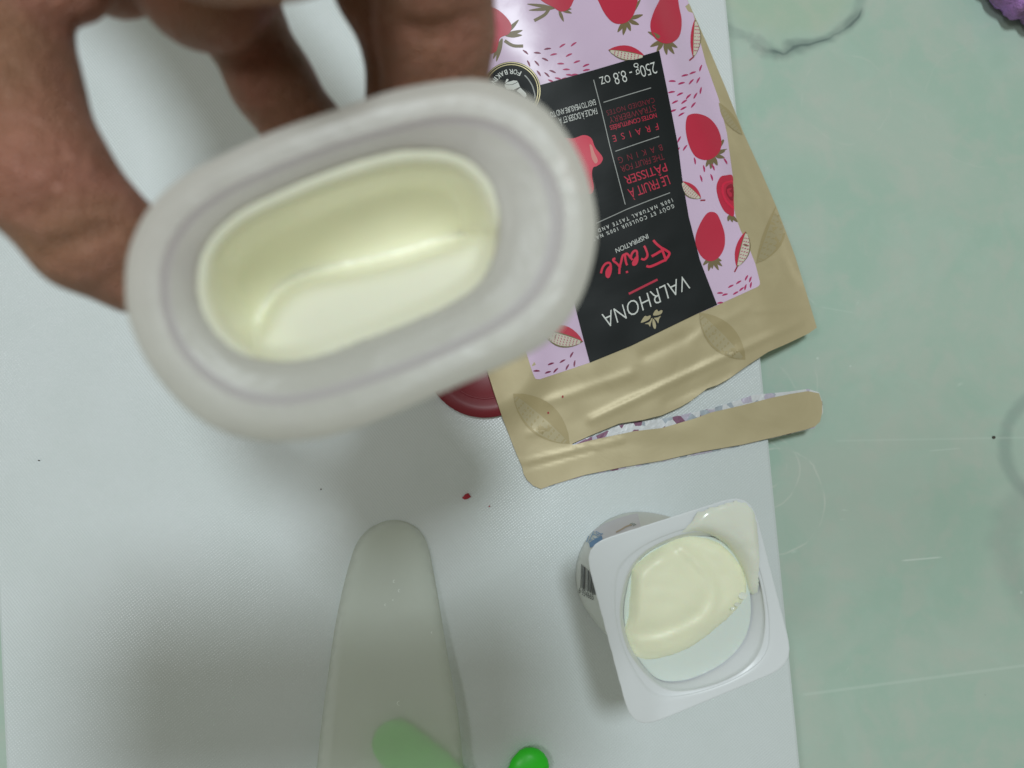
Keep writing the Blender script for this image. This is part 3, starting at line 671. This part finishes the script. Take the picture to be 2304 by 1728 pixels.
DW.decal('blue_stripe_print', [smooth(mp(z6, [(200, 1252), (270, 1300), (340, 1345), (410, 1412), (470, 1470), (460, 1520), (400, 1475), (320, 1425), (262, 1365), (225, 1305)]), 3)], M_blue, .0003, sleeve, L=10)
root_at(cup, on_plane(bc[0], bc[1], BT))

# yogurt in the square cup
yg = empty('yogurt', 'pale scooped yogurt in the square white cup, smeared over one rim corner', 'yogurt')
Vd, Fd = tris2d([fl], 14)
def edge_d(x, y, poly):
    return min(seg_dist(x, y, poly[i], poly[(i + 1) % len(poly)])[0] for i in range(len(poly)))
link('thin_residue', mesh_from([on_plane(x, y, ZR - .0058 + .0006 * math.exp(-edge_d(x, y, fl) / 8)) for x, y in Vd], Fd), M_whey, yg)
mound_px = smooth(mp(z3, [(478, 556), (470, 640), (466, 740), (458, 860), (430, 945), (462, 1040), (505, 1112), (575, 1122), (650, 1112), (740, 1088), (830, 1050), (930, 985), (1020, 910), (1090, 850), (1160, 770), (1192, 700), (1190, 620), (1160, 540), (1110, 470), (1040, 405), (960, 365), (860, 350), (770, 362), (680, 400), (600, 450), (530, 505)]), 3)
Vd, Fd = tris2d([mound_px], 9)
front_edge = mp(z3, [(505, 1120), (650, 1120), (830, 1060), (1020, 920), (1170, 770)])
ridge = smooth(mp(z3, [(760, 400), (850, 480), (930, 570), (985, 660), (985, 760), (940, 850), (820, 930), (640, 1000), (480, 1010)]), 4, False)
def poly_d(x, y, pl): return min(seg_dist(x, y, pl[i], pl[i + 1])[0] for i in range(len(pl) - 1))
in_dome = mp(z3, [(478, 556), (600, 450), (760, 400), (850, 480), (930, 570), (985, 660), (985, 760), (940, 850), (820, 930), (640, 1000), (480, 1010), (430, 945), (466, 740)])
def inside(x, y, poly):
    r_ = False; j = len(poly) - 1
    for i in range(len(poly)):
        xi, yi = poly[i]; xj, yj = poly[j]
        if (yi > y) != (yj > y) and x < (xj - xi) * (y - yi) / (yj - yi) + xi: r_ = not r_
        j = i
    return r_
def hm(x, y):
    fd = poly_d(x, y, front_edge); rd = poly_d(x, y, ridge); dome = inside(x, y, in_dome)
    z = ZR - .0058 + .0028 * sstep(0, 26, fd)
    if dome: z += .0028 * sstep(0, 60, rd) ** .8 + .0022 * math.exp(-(rd / 9) ** 2)
    else: z += .0016 * math.exp(-(rd / 9) ** 2) + (.0018 * sstep(40, 90, rd) if y < 1290 else 0)
    z += .0010 * math.exp(-((fd - 16) / 9) ** 2)
    ed = edge_d(x, y, mound_px); z = (z - (ZR - .0058)) * (.35 + .65 * sstep(0, 22, ed)) + ZR - .0058
    z += .0004 * mnoise.noise(Vector((x / 40, y / 26, 2))) + .0003 * mnoise.noise(Vector((x / 9, y / 8, 5))) * math.exp(-fd / 30)
    return z
Qd = [on_plane(x, y, hm(x, y)) for x, y in Vd]
cnt = {}
for f in Fd:
    for i in range(3):
        e_ = (f[i], f[(i + 1) % 3]); cnt[e_] = 1
for (a_, b_) in [e_ for e_ in cnt if (e_[1], e_[0]) not in cnt]:      # close the scoop's cut edge down to the residue
    n_ = len(Qd); Qd += [Vector((Qd[a_].x, Qd[a_].y, ZR - .0066)), Vector((Qd[b_].x, Qd[b_].y, ZR - .0066))]; Fd.append((b_, a_, n_, n_ + 1))
mo = link('scooped_mound', mesh_from(Qd, Fd), M_yog2, yg)
bm = bmesh.new(); bm.from_mesh(mo.data); bmesh.ops.remove_doubles(bm, verts=bm.verts[:], dist=1e-6); bm.to_mesh(mo.data); bm.free()
s_ = mo.modifiers.new('soft', 'SMOOTH'); s_.iterations = 3; s_.factor = .5
smear = smooth(mp(z3, [(890, 175), (1000, 128), (1110, 96), (1170, 100), (1225, 140), (1252, 200), (1262, 320), (1272, 440), (1276, 560), (1278, 650), (1268, 700), (1225, 720), (1195, 690), (1175, 610), (1130, 510), (1060, 410), (980, 350), (880, 322), (790, 335), (775, 320), (830, 260)]), 3)
Vd, Fd = tris2d([smear], 6)
Qd, Fq = Drape.keep([DR.at(x, y, .0001 + .0020 * (1 - math.exp(-(edge_d(x, y, smear) / 9) ** 2)) * (1 + .15 * mnoise.noise(Vector((x / 30, y / 30, 0))))) for x, y in Vd], Fd)
o = link('corner_smear', mesh_from(Qd, Fq), M_smear, yg); s_ = o.modifiers.new('soft', 'SMOOTH'); s_.iterations = 6; s_.factor = .5
drips = []
for x, y, r_ in [(1165, 720, 22), (1130, 775, 14), (1100, 800, 10)]:
    p = [(x + r_ * math.cos(t) * 1.3, y + r_ * math.sin(t)) for t in np.linspace(0, 2 * math.pi, 14, endpoint=False)]; drips.append(mp(z3, p))
Vd, Fd = tris2d(drips, 5)
link('drip', mesh_from([on_plane(x, y, ZR - .0030 + .001 * mnoise.noise(Vector((x / 8, y / 8, 1)))) for x, y in Vd], Fd), M_smear, yg)
root_at(yg, on_plane(1540, 1350, ZR - .006))

# ------------------------------------------------------------------ frosted oval tub held over the board
tub = empty('plastic_tub', 'frosted oval plastic tub held up by the hand', 'tub')
def dq(x, y): return .128 + (x - 800) / 540 * .004
s2 = 1.0416
def disp(pts): return [(x * s2, y * s2) for x, y in pts]
outer = disp([(270, 600), (278, 690), (325, 795), (400, 882), (480, 932), (560, 951), (640, 952), (720, 940), (830, 902), (950, 850), (1070, 798), (1180, 742), (1240, 672), (1275, 590), (1290, 490), (1272, 385), (1232, 300), (1175, 230), (1110, 192), (1050, 173), (980, 172), (850, 195), (730, 235), (600, 280), (500, 325), (400, 378), (325, 445), (283, 525)])
band = disp([(352, 622), (362, 690), (395, 760), (450, 815), (520, 855), (600, 868), (680, 858), (800, 822), (920, 778), (1040, 722), (1125, 668), (1178, 605), (1207, 530), (1212, 455), (1190, 380), (1140, 315), (1080, 275), (1010, 258), (930, 262), (820, 288), (700, 325), (580, 372), (480, 420), (405, 478), (362, 550)])
cav = disp([(424, 600), (428, 650), (448, 700), (485, 742), (530, 770), (590, 783), (650, 780), (710, 765), (800, 732), (900, 692), (980, 655), (1040, 610), (1072, 550), (1082, 480), (1068, 410), (1035, 362), (990, 333), (930, 321), (860, 324), (770, 346), (690, 374), (600, 412), (520, 452), (465, 498), (434, 548)])
oc, cc0 = by_angle(smooth(outer), 128); bd, cc1 = by_angle(smooth(band), 128); cv, cc2 = by_angle(smooth(cav), 128)
def rd(pts, dd): return [P3(x, y, dq(x, y) + dd) for x, y in pts]
rings = [rd(scl(oc, cc0, .86), .0030), rd(scl(oc, cc0, .985), .0016), rd(scl(oc, cc0, 1.0), .0009), rd(scl(oc, cc0, 1.0), .0003), rd(scl(oc, cc0, .994), 0), rd(mixp(oc, bd, .5), 0), rd(mixp(oc, bd, .90), .0003)]
V, F = loft(rings); link('flange', mesh_from(V, F), M_tub, tub)
rings = [rd(mixp(oc, bd, .90), .0003), rd(bd, .0006), rd(mixp(bd, cv, .10), .0010), rd(mixp(bd, cv, .2), .0011)]
V, F = loft(rings); link('step_ring', mesh_from(V, F), M_band, tub)
axis = ray(cc2[0], cc2[1])
rc = rd(cv, .0026); rcc = sum(rc, Vector()) / 128
def low(s, l): return [rcc + (p - rcc) * s + axis * l for p in rc]
rings = [rd(mixp(bd, cv, .2), .0011), rd(mixp(bd, cv, .6), .0017), rd(mixp(bd, cv, .93), .0022), rd(cv, .0026), low(.99, .0012), low(.985, .004)]
V, F = loft(rings); link('inner_wall', mesh_from(V, F), M_tub, tub)
ro = rd(scl(oc, cc0, .86), .0030); roc = sum(ro, Vector()) / 128
def lowo(s, l): return [roc + (p - roc) * s + axis * l for p in ro]
rings = [ro, lowo(.97, .012), lowo(.93, .028), lowo(.86, .039), lowo(.72, .0425), lowo(.3, .043)]
V, F = loft(rings, False, True); link('outer_wall', mesh_from(V, F), M_tub, tub)
root_at(tub, roc + axis * .043)
# its contents: a hollow on the far side, a raised smooth mound on the near side
inner = scl(cv, cc2, 1.004)
edge_line = smooth(disp([(560, 790), (548, 735), (566, 680), (600, 635), (650, 603), (720, 585), (800, 568), (880, 548), (960, 522), (1085, 488)]), 5, False)
mound_area = disp([(560, 790), (548, 735), (566, 680), (600, 635), (650, 603), (720, 585), (800, 568), (880, 548), (960, 522), (1085, 488), (1200, 560), (1000, 900), (600, 900)])
Vd, Fd = tris2d([inner], 10)
def ht(x, y):
    d = poly_d(x, y, edge_line) * (1 if inside(x, y, mound_area) else -1)
    e = edge_d(x, y, inner)
    if d < 0:
        t = e / (e - d + 1e-6); z = .0030 + .0275 * t ** .85 * sstep(0, 95, e)
    else:
        z = .0125 + .0170 * math.exp(-(d / 13) ** 1.2) * sstep(0, 95, e) - .0085 * min(1, d / 190)
    z = z * sstep(-4, 46, e) + .0030 * (1 - sstep(-4, 46, e)) if d >= 0 else z
    return z + .0003 * mnoise.noise(Vector((x / 60, y / 60, 3))) * sstep(0, 40, e)
ytub = link('yogurt', mesh_from([P3(x, y, dq(x, y) + ht(x, y)) for x, y in Vd], Fd), M_yog, label='yellowish yogurt with a smooth raised mound inside the frosted oval tub', cat='yogurt')
s_ = ytub.modifiers.new('soft', 'SMOOTH'); s_.iterations = 4; s_.factor = .5
set_origin(ytub, P3(790, 580, .15))

# ------------------------------------------------------------------ hand
def sdf_mesh(chains, creases, vox, kblend):
    import openvdb
    P_ = np.array([list(p[:3]) + [p[3]] for c_ in chains for p in c_], dtype=np.float64)
    lo = (P_[:, :3] - P_[:, 3:4]).min(0) - .01; hi = (P_[:, :3] + P_[:, 3:4]).max(0) + .01
    n = np.ceil((hi - lo) / vox).astype(int)
    G = np.full(n, .02, dtype=np.float32)
    def region(a, b, r_):
        l0 = np.minimum(a, b) - r_; h0 = np.maximum(a, b) + r_
        i0 = np.clip(np.floor((l0 - lo) / vox).astype(int), 0, n - 1); i1 = np.clip(np.ceil((h0 - lo) / vox).astype(int), 1, n)
        ax_ = [lo[k_] + vox * np.arange(i0[k_], i1[k_], dtype=np.float32) for k_ in range(3)]
        return tuple(slice(i0[k_], i1[k_]) for k_ in range(3)), ax_
    def cone(ax_, a, b, ra, rb_):
        X_, Y_, Z_ = np.meshgrid(*[q.astype(np.float32) for q in ax_], indexing='ij', sparse=True)
        ab = b - a; L2 = max(float(ab @ ab), 1e-12)
        t = ((X_ - a[0]) * ab[0] + (Y_ - a[1]) * ab[1] + (Z_ - a[2]) * ab[2]) / L2; t = np.clip(t, 0, 1)
        return np.sqrt((X_ - a[0] - ab[0] * t) ** 2 + (Y_ - a[1] - ab[1] * t) ** 2 + (Z_ - a[2] - ab[2] * t) ** 2) - (ra + (rb_ - ra) * t)
    for c_ in chains:
        H = np.full(n, .02, dtype=np.float32) if False else None
        for p, q in zip(c_, c_[1:]):
            a, b = np.array(p[:3]), np.array(q[:3]); s, ax_ = region(a, b, max(p[3], q[3]) + .018)
            d = cone(ax_, a, b, p[3], q[3]); g = G[s]
            h = np.clip(.5 + .5 * (g - d) / kblend, 0, 1); G[s] = g * (1 - h) + d * h - kblend * h * (1 - h)
    for p, q, r_, dep in creases:
        a, b = np.array(p), np.array(q); s, ax_ = region(a, b, r_ * 4)
        d = cone(ax_, a, b, 0, 0); G[s] = G[s] + dep * np.exp(-(d / r_) ** 2)
    g = openvdb.FloatGrid(.02); g.copyFromArray(G)
    pts, quads = g.convertToQuads(isovalue=0.0)
    pts = pts * vox + lo
    return mesh_from_np(pts, quads[:, ::-1])
def mesh_from_np(V, Q):
    me = bpy.data.meshes.new('skin'); nv, nq = len(V), len(Q)
    me.vertices.add(nv); me.vertices.foreach_set('co', V.astype(np.float32).ravel())
    me.loops.add(nq * 4); me.loops.foreach_set('vertex_index', Q.astype(np.int32).ravel())
    me.polygons.add(nq); me.polygons.foreach_set('loop_start', np.arange(0, nq * 4, 4, dtype=np.int32))
    me.update(calc_edges=True); me.validate(); return me
def ch(*pts): return [(*P3(px, py, d), r_) for px, py, d, r_ in pts]
chains = [
    ch((30, -330, .140, .0150), (-40, -60, .136, .0138), (8, 190, .133, .0118), (100, 400, .132, .0108), (205, 525, .136, .0103), (310, 590, .142, .0090), (400, 610, .148, .0075)),   # thumb
    ch((40, -330, .140, .0150), (110, -150, .136, .0120), (165, -30, .134, .0062)),                                                        # ball of the thumb
    ch((270, -420, .150, .0150), (262, -150, .148, .0095), (266, -68, .147, .0088)),                                                       # little finger, folded in
    ch((420, -420, .150, .0140), (440, -160, .145, .0125), (462, -52, .143, .0125), (530, -90, .145, .0105)),                               # ring finger knuckle
    ch((560, -400, .150, .0120), (500, -120, .158, .0098), (535, 40, .160, .0086), (612, 185, .163, .0084), (695, 310, .168, .0084), (765, 400, .178, .0075)),   # its end, down the tub
    ch((700, -420, .148, .0120), (815, -180, .146, .0110), (868, -30, .150, .0095), (905, 60, .156, .0085), (915, 240, .164, .0080), (900, 360, .176, .0070)),   # middle finger
    ch((860, -450, .140, .0125), (950, -250, .130, .0105), (972, -60, .132, .0103), (978, 70, .140, .0105), (980, 220, .148, .0098), (960, 360, .164, .0082)),   # index finger
    ch((300, -350, .112, .0140), (480, -275, .102, .0145), (610, -285, .102, .0145), (660, -560, .140, .016)),                                  # knuckles arching over, out of view, enlarged to shade the fingers below
    ch((60, -420, .150, .020), (300, -360, .114, .0125)),
    ch((60, -420, .150, .020), (330, -560, .152, .018), (600, -560, .150, .017), (830, -520, .146, .0155)),                                   # across the palm
    ch((30, -400, .150, .022), (150, -800, .160, .024), (-80, -1150, .168, .024), (-420, -1500, .172, .028)),                                 # palm to wrist
    ch((830, -520, .146, .0155), (500, -800, .156, .022), (0, -1150, .168, .024)),
    ch((-420, -1500, .172, .029), (-1200, -2300, .176, .036), (-1900, -3000, .180, .041)),                                                     # forearm
]
def crease(px1, py1, px2, py2, d, dd=.0100, r_=.0014, dep=.0015):
    return (tuple(P3(px1, py1, d - dd)), tuple(P3(px2, py2, d - dd)), r_, dep)
creases = [crease(105, 570, 215, 528, .1365), crease(215, 528, 325, 500, .1385), crease(150, 395, 240, 350, .132, r_=.0012, dep=.0008), crease(165, 420, 258, 372, .132, r_=.0012, dep=.0008),
           crease(60, 480, 210, 455, .133, r_=.0013, dep=.0006), crease(860, 60, 1090, 40, .1390, r_=.0013, dep=.0009), crease(862, 92, 1095, 78, .1405, r_=.0013, dep=.0009), crease(600, 190, 720, 120, .163, .0084, .0013, .0008), crease(150, -120, 143, 60, .128, .006, .0016, .0012)]
hand = link('hand', sdf_mesh(chains, creases, .0010, .0030), M_skin, label='brown skinned hand holding the frosted oval tub between thumb and fingertips', cat='hand')
s_ = hand.modifiers.new('soft', 'SMOOTH'); s_.iterations = 4; s_.factor = .5
set_origin(hand, P3(-420, -1500, .172))

# the phone that takes the picture, level above the board (its shadow lies across the lower half)
def slab(x0, x1, y0, y1, za, zb, rad, bev):
    cs = [Vector((x0, y1, 0)), Vector((x1, y1, 0)), Vector((x1, y0, 0)), Vector((x0, y0, 0))]
    def rg(i, z):
        cc = [Vector((x0 + i, y1 - i, 0)), Vector((x1 - i, y1 - i, 0)), Vector((x1 - i, y0 + i, 0)), Vector((x0 + i, y0 + i, 0))]
        return [Vector((q.x, q.y, z)) for q in rounded(cc, rad)]
    V, F = loft([rg(bev, za), rg(0, za + bev), rg(0, zb - bev), rg(bev, zb)], True, True); me = mesh_from(V, F)
    bm = bmesh.new(); bm.from_mesh(me); bmesh.ops.recalc_face_normals(bm, faces=bm.faces[:]); bm.to_mesh(me); bm.free(); return me
phone = empty('phone', 'black phone held level above the board by the photographer', 'phone')
link('phone_body', slab(-.128, .043, -.050, .028, CAM.z + .003, CAM.z + .0115, .009, .0015), M_phone, phone, shade=False)
link('camera_bump', slab(-.012, .020, -.012, .020, CAM.z + .0016, CAM.z + .0031, .006, .0005), M_phone, phone, shade=False)
root_at(phone, (-.04, 0, CAM.z + .007))

# ------------------------------------------------------------------ small things on the board
# red lid under the pouch corner
lid = empty('bottle_lid', 'round dark red plastic lid half hidden under the pouch edge', 'lid')
lc = on_plane(1090, 806, BT); LR = .0265
def lring(r_, z): return [Vector((lc.x + r_ * math.cos(t), lc.y + r_ * math.sin(t), BT + z)) for t in np.linspace(0, 2 * np.pi, 64, endpoint=False)]
V, F = loft([lring(LR * .99, .0003), lring(LR, .001), lring(LR, .0026), lring(LR * .985, .0032), lring(LR * .80, .0033), lring(LR * .77, .0029), lring(LR * .62, .0028), lring(LR * .60, .0024), lring(LR * .1, .0024)], True, True)
link('lid_top', mesh_from(V, F), M_lid, lid)
V, F = loft([lring(LR * .70, .0027), lring(LR * .695, .0031), lring(LR * .665, .0031), lring(LR * .66, .0027)]); link('raised_ring', mesh_from(V, F), M_lid, lid)
root_at(lid, lc)

def flake(name, px, py, pts, h, m, label, cat='crumb', grp=None):
    c_ = on_plane(px, py, BT); kx = .0001968 * (1 if h > .001 else .75)
    b = [Vector((c_.x + x * kx, c_.y - y * kx, BT + .0002)) for x, y in pts]; t = [Vector((c_.x + x * kx * .85, c_.y - y * kx * .85, BT + h * (.7 + .5 * ((i * 7) % 3) / 2))) for i, (x, y) in enumerate(pts)]
    V, F = loft([b, t], True, True); o = link(name, mesh_from(V, F), m, label=label, cat=cat, group=grp, shade=False); set_origin(o, c_); return o
flake('crumb', 1049, 1117, [(-10, 3), (-2, -5), (4, -8), (11, 1), (2, 6), (-4, 7)], .0012, M_crumb, 'small red crumb on the white board between pouch and hand shadow', grp='crumbs on the board')
flake('crumb', 1101, 1139, [(-3, 2), (0, -3), (3, 2)], .0006, M_crumb, 'tiny brown red speck right of the small red crumb', grp='crumbs on the board')
flake('crumb', 722, 1101, [(-2, 2), (0, -4), (3, 1)], .0006, M_speck, 'tiny dark speck on the board under the frosted tub', grp='crumbs on the board')
flake('crumb', 88, 1036, [(-3, 1), (0, -2), (4, 0), (1, 2)], .0006, M_speck, 'tiny dark speck near the left edge of the board', grp='crumbs on the board')
cd = on_plane(2235, 984, 0); 
V, F = loft([[Vector((cd.x + .0008 * math.cos(t) * (1 if i < 2 else .7), cd.y + .0007 * math.sin(t), [.0001, .0005, .0008][i])) for t in np.linspace(0, 2 * np.pi, 10, endpoint=False)] for i in range(3)], True, True)
o = link('crumb', mesh_from(V, F), M_speck, label='round black speck on the green countertop by the dark vein', cat='crumb'); set_origin(o, cd)

# frosted tapered scraper blade, propped on the green utensil
bl_px = smooth([(790, 1255), (770, 1330), (752, 1420), (738, 1520), (724, 1620), (714, 1720), (705, 1850), (1052, 1850), (1042, 1720), (1030, 1600), (1012, 1500), (995, 1400), (978, 1300), (962, 1225), (940, 1190), (905, 1172), (868, 1172), (830, 1190), (805, 1218)], 3)
def zb(x, y): return BT + .0006 + .0072 * sstep(1150, 1700, y)
Vd, Fd = tris2d([bl_px], 14)
top = [on_plane(x, y, zb(x, y) + .0030 * (1 - math.exp(-edge_d(x, y, bl_px) / 9)) + .0004) for x, y in Vd]
me = mesh_from(top, Fd)
blade = link('scraper', me, M_blade, label='frosted translucent tapered plastic scraper lying near the bottom edge of the board', cat='scraper')
s_ = blade.modifiers.new('thickness', 'SOLIDIFY'); s_.thickness = .0022; s_.offset = -1
bub = []
for x, y, r_ in [(888, 1308, 3.2), (899, 1329, 3), (868, 1361, 2.4), (898, 1582, 4.5), (885, 1350, 1.5), (972, 1423, 2)]:
    bub.append(stroke([(x + r_ * math.cos(t), y + r_ * math.sin(t)) for t in np.linspace(1.2, 5.2, 9)], 1.3, True))
DB = Drape(top, Fd)
for q in bub: DB.decal('bubble', [q], M_white, .0002, blade)
set_origin(blade, (0, 0, 0))

# bright green utensil: two rounded prongs reaching in from the bottom edge
def tube(pts, n=20, flat=1.0):
    rings = []
    for i, (p, r_) in enumerate(pts):
        p = Vector(p); a = Vector(pts[max(i - 1, 0)][0]); b = Vector(pts[min(i + 1, len(pts) - 1)][0]); t = (b - a).normalized(); s = t.cross(Vector((0, 0, 1))).normalized(); u = s.cross(t)
        rings.append([p + s * r_ * math.cos(q) + u * r_ * flat * math.sin(q) for q in np.linspace(0, 2 * np.pi, n, endpoint=False)])
    V, F = loft(rings, True, True); me = mesh_from(V, F)
    bm = bmesh.new(); bm.from_mesh(me); bmesh.ops.recalc_face_normals(bm, faces=bm.faces[:]); bm.to_mesh(me); bm.free(); return me
gu = empty('utensil', 'bright green plastic utensil, two rounded prongs at the bottom edge beside the frosted scraper', 'utensil')
def rounded_path(pts, z, rad):
    P_ = [on_plane(x, y, z) for x, y in pts]; out = []
    d = (P_[1] - P_[0]).normalized()
    for a in (0.05, .35, .65, .85, 1.0):
        out.append((P_[0] + d * rad * (1 - math.cos(math.asin(min(a, 1)))), rad * a))
    for p in P_[1:]: out.append((p, rad))
    return out
link('prong', tube(rounded_path([(850, 1640), (905, 1685), (970, 1735), (1050, 1830), (1130, 1990)], BT + .0026, .0105), flat=.2), M_green, gu)
link('prong', tube(rounded_path([(1212, 1686), (1190, 1730), (1165, 1800), (1145, 1900), (1130, 1990)], BT + .0040, .0085), flat=.4), M_green, gu)
root_at(gu, on_plane(1130, 1990, BT))

# purple yarn coaster at the top right corner
pc = on_plane(2345, -110, .0); PRr = .044
rings = []
for (s, z) in [(.92, .002), (1.0, .006), (1.0, .013), (.95, .0175), (.82, .0185), (.6, .018), (.3, .018), (.05, .018)]:
    rg = []
    for i in range(180):
        t = 2 * math.pi * i / 180
        r_ = PRr * s * (1 + .018 * math.sin(t * 26) * (s > .7)) + .0012 * mnoise.noise(Vector((math.cos(t) * 9, math.sin(t) * 9, s * 7)))
        rg.append(Vector((pc.x + r_ * math.cos(t), pc.y + r_ * math.sin(t), z + .0018 * mnoise.noise(Vector((math.cos(t) * s * 22, math.sin(t) * s * 22, 3))))))
    rings.append(rg)
V, F = loft(rings, True, True); o = link('coaster', mesh_from(V, F), M_purple, label='fuzzy purple knitted coaster cut off by the upper corner of the countertop view', cat='coaster'); set_origin(o, pc)
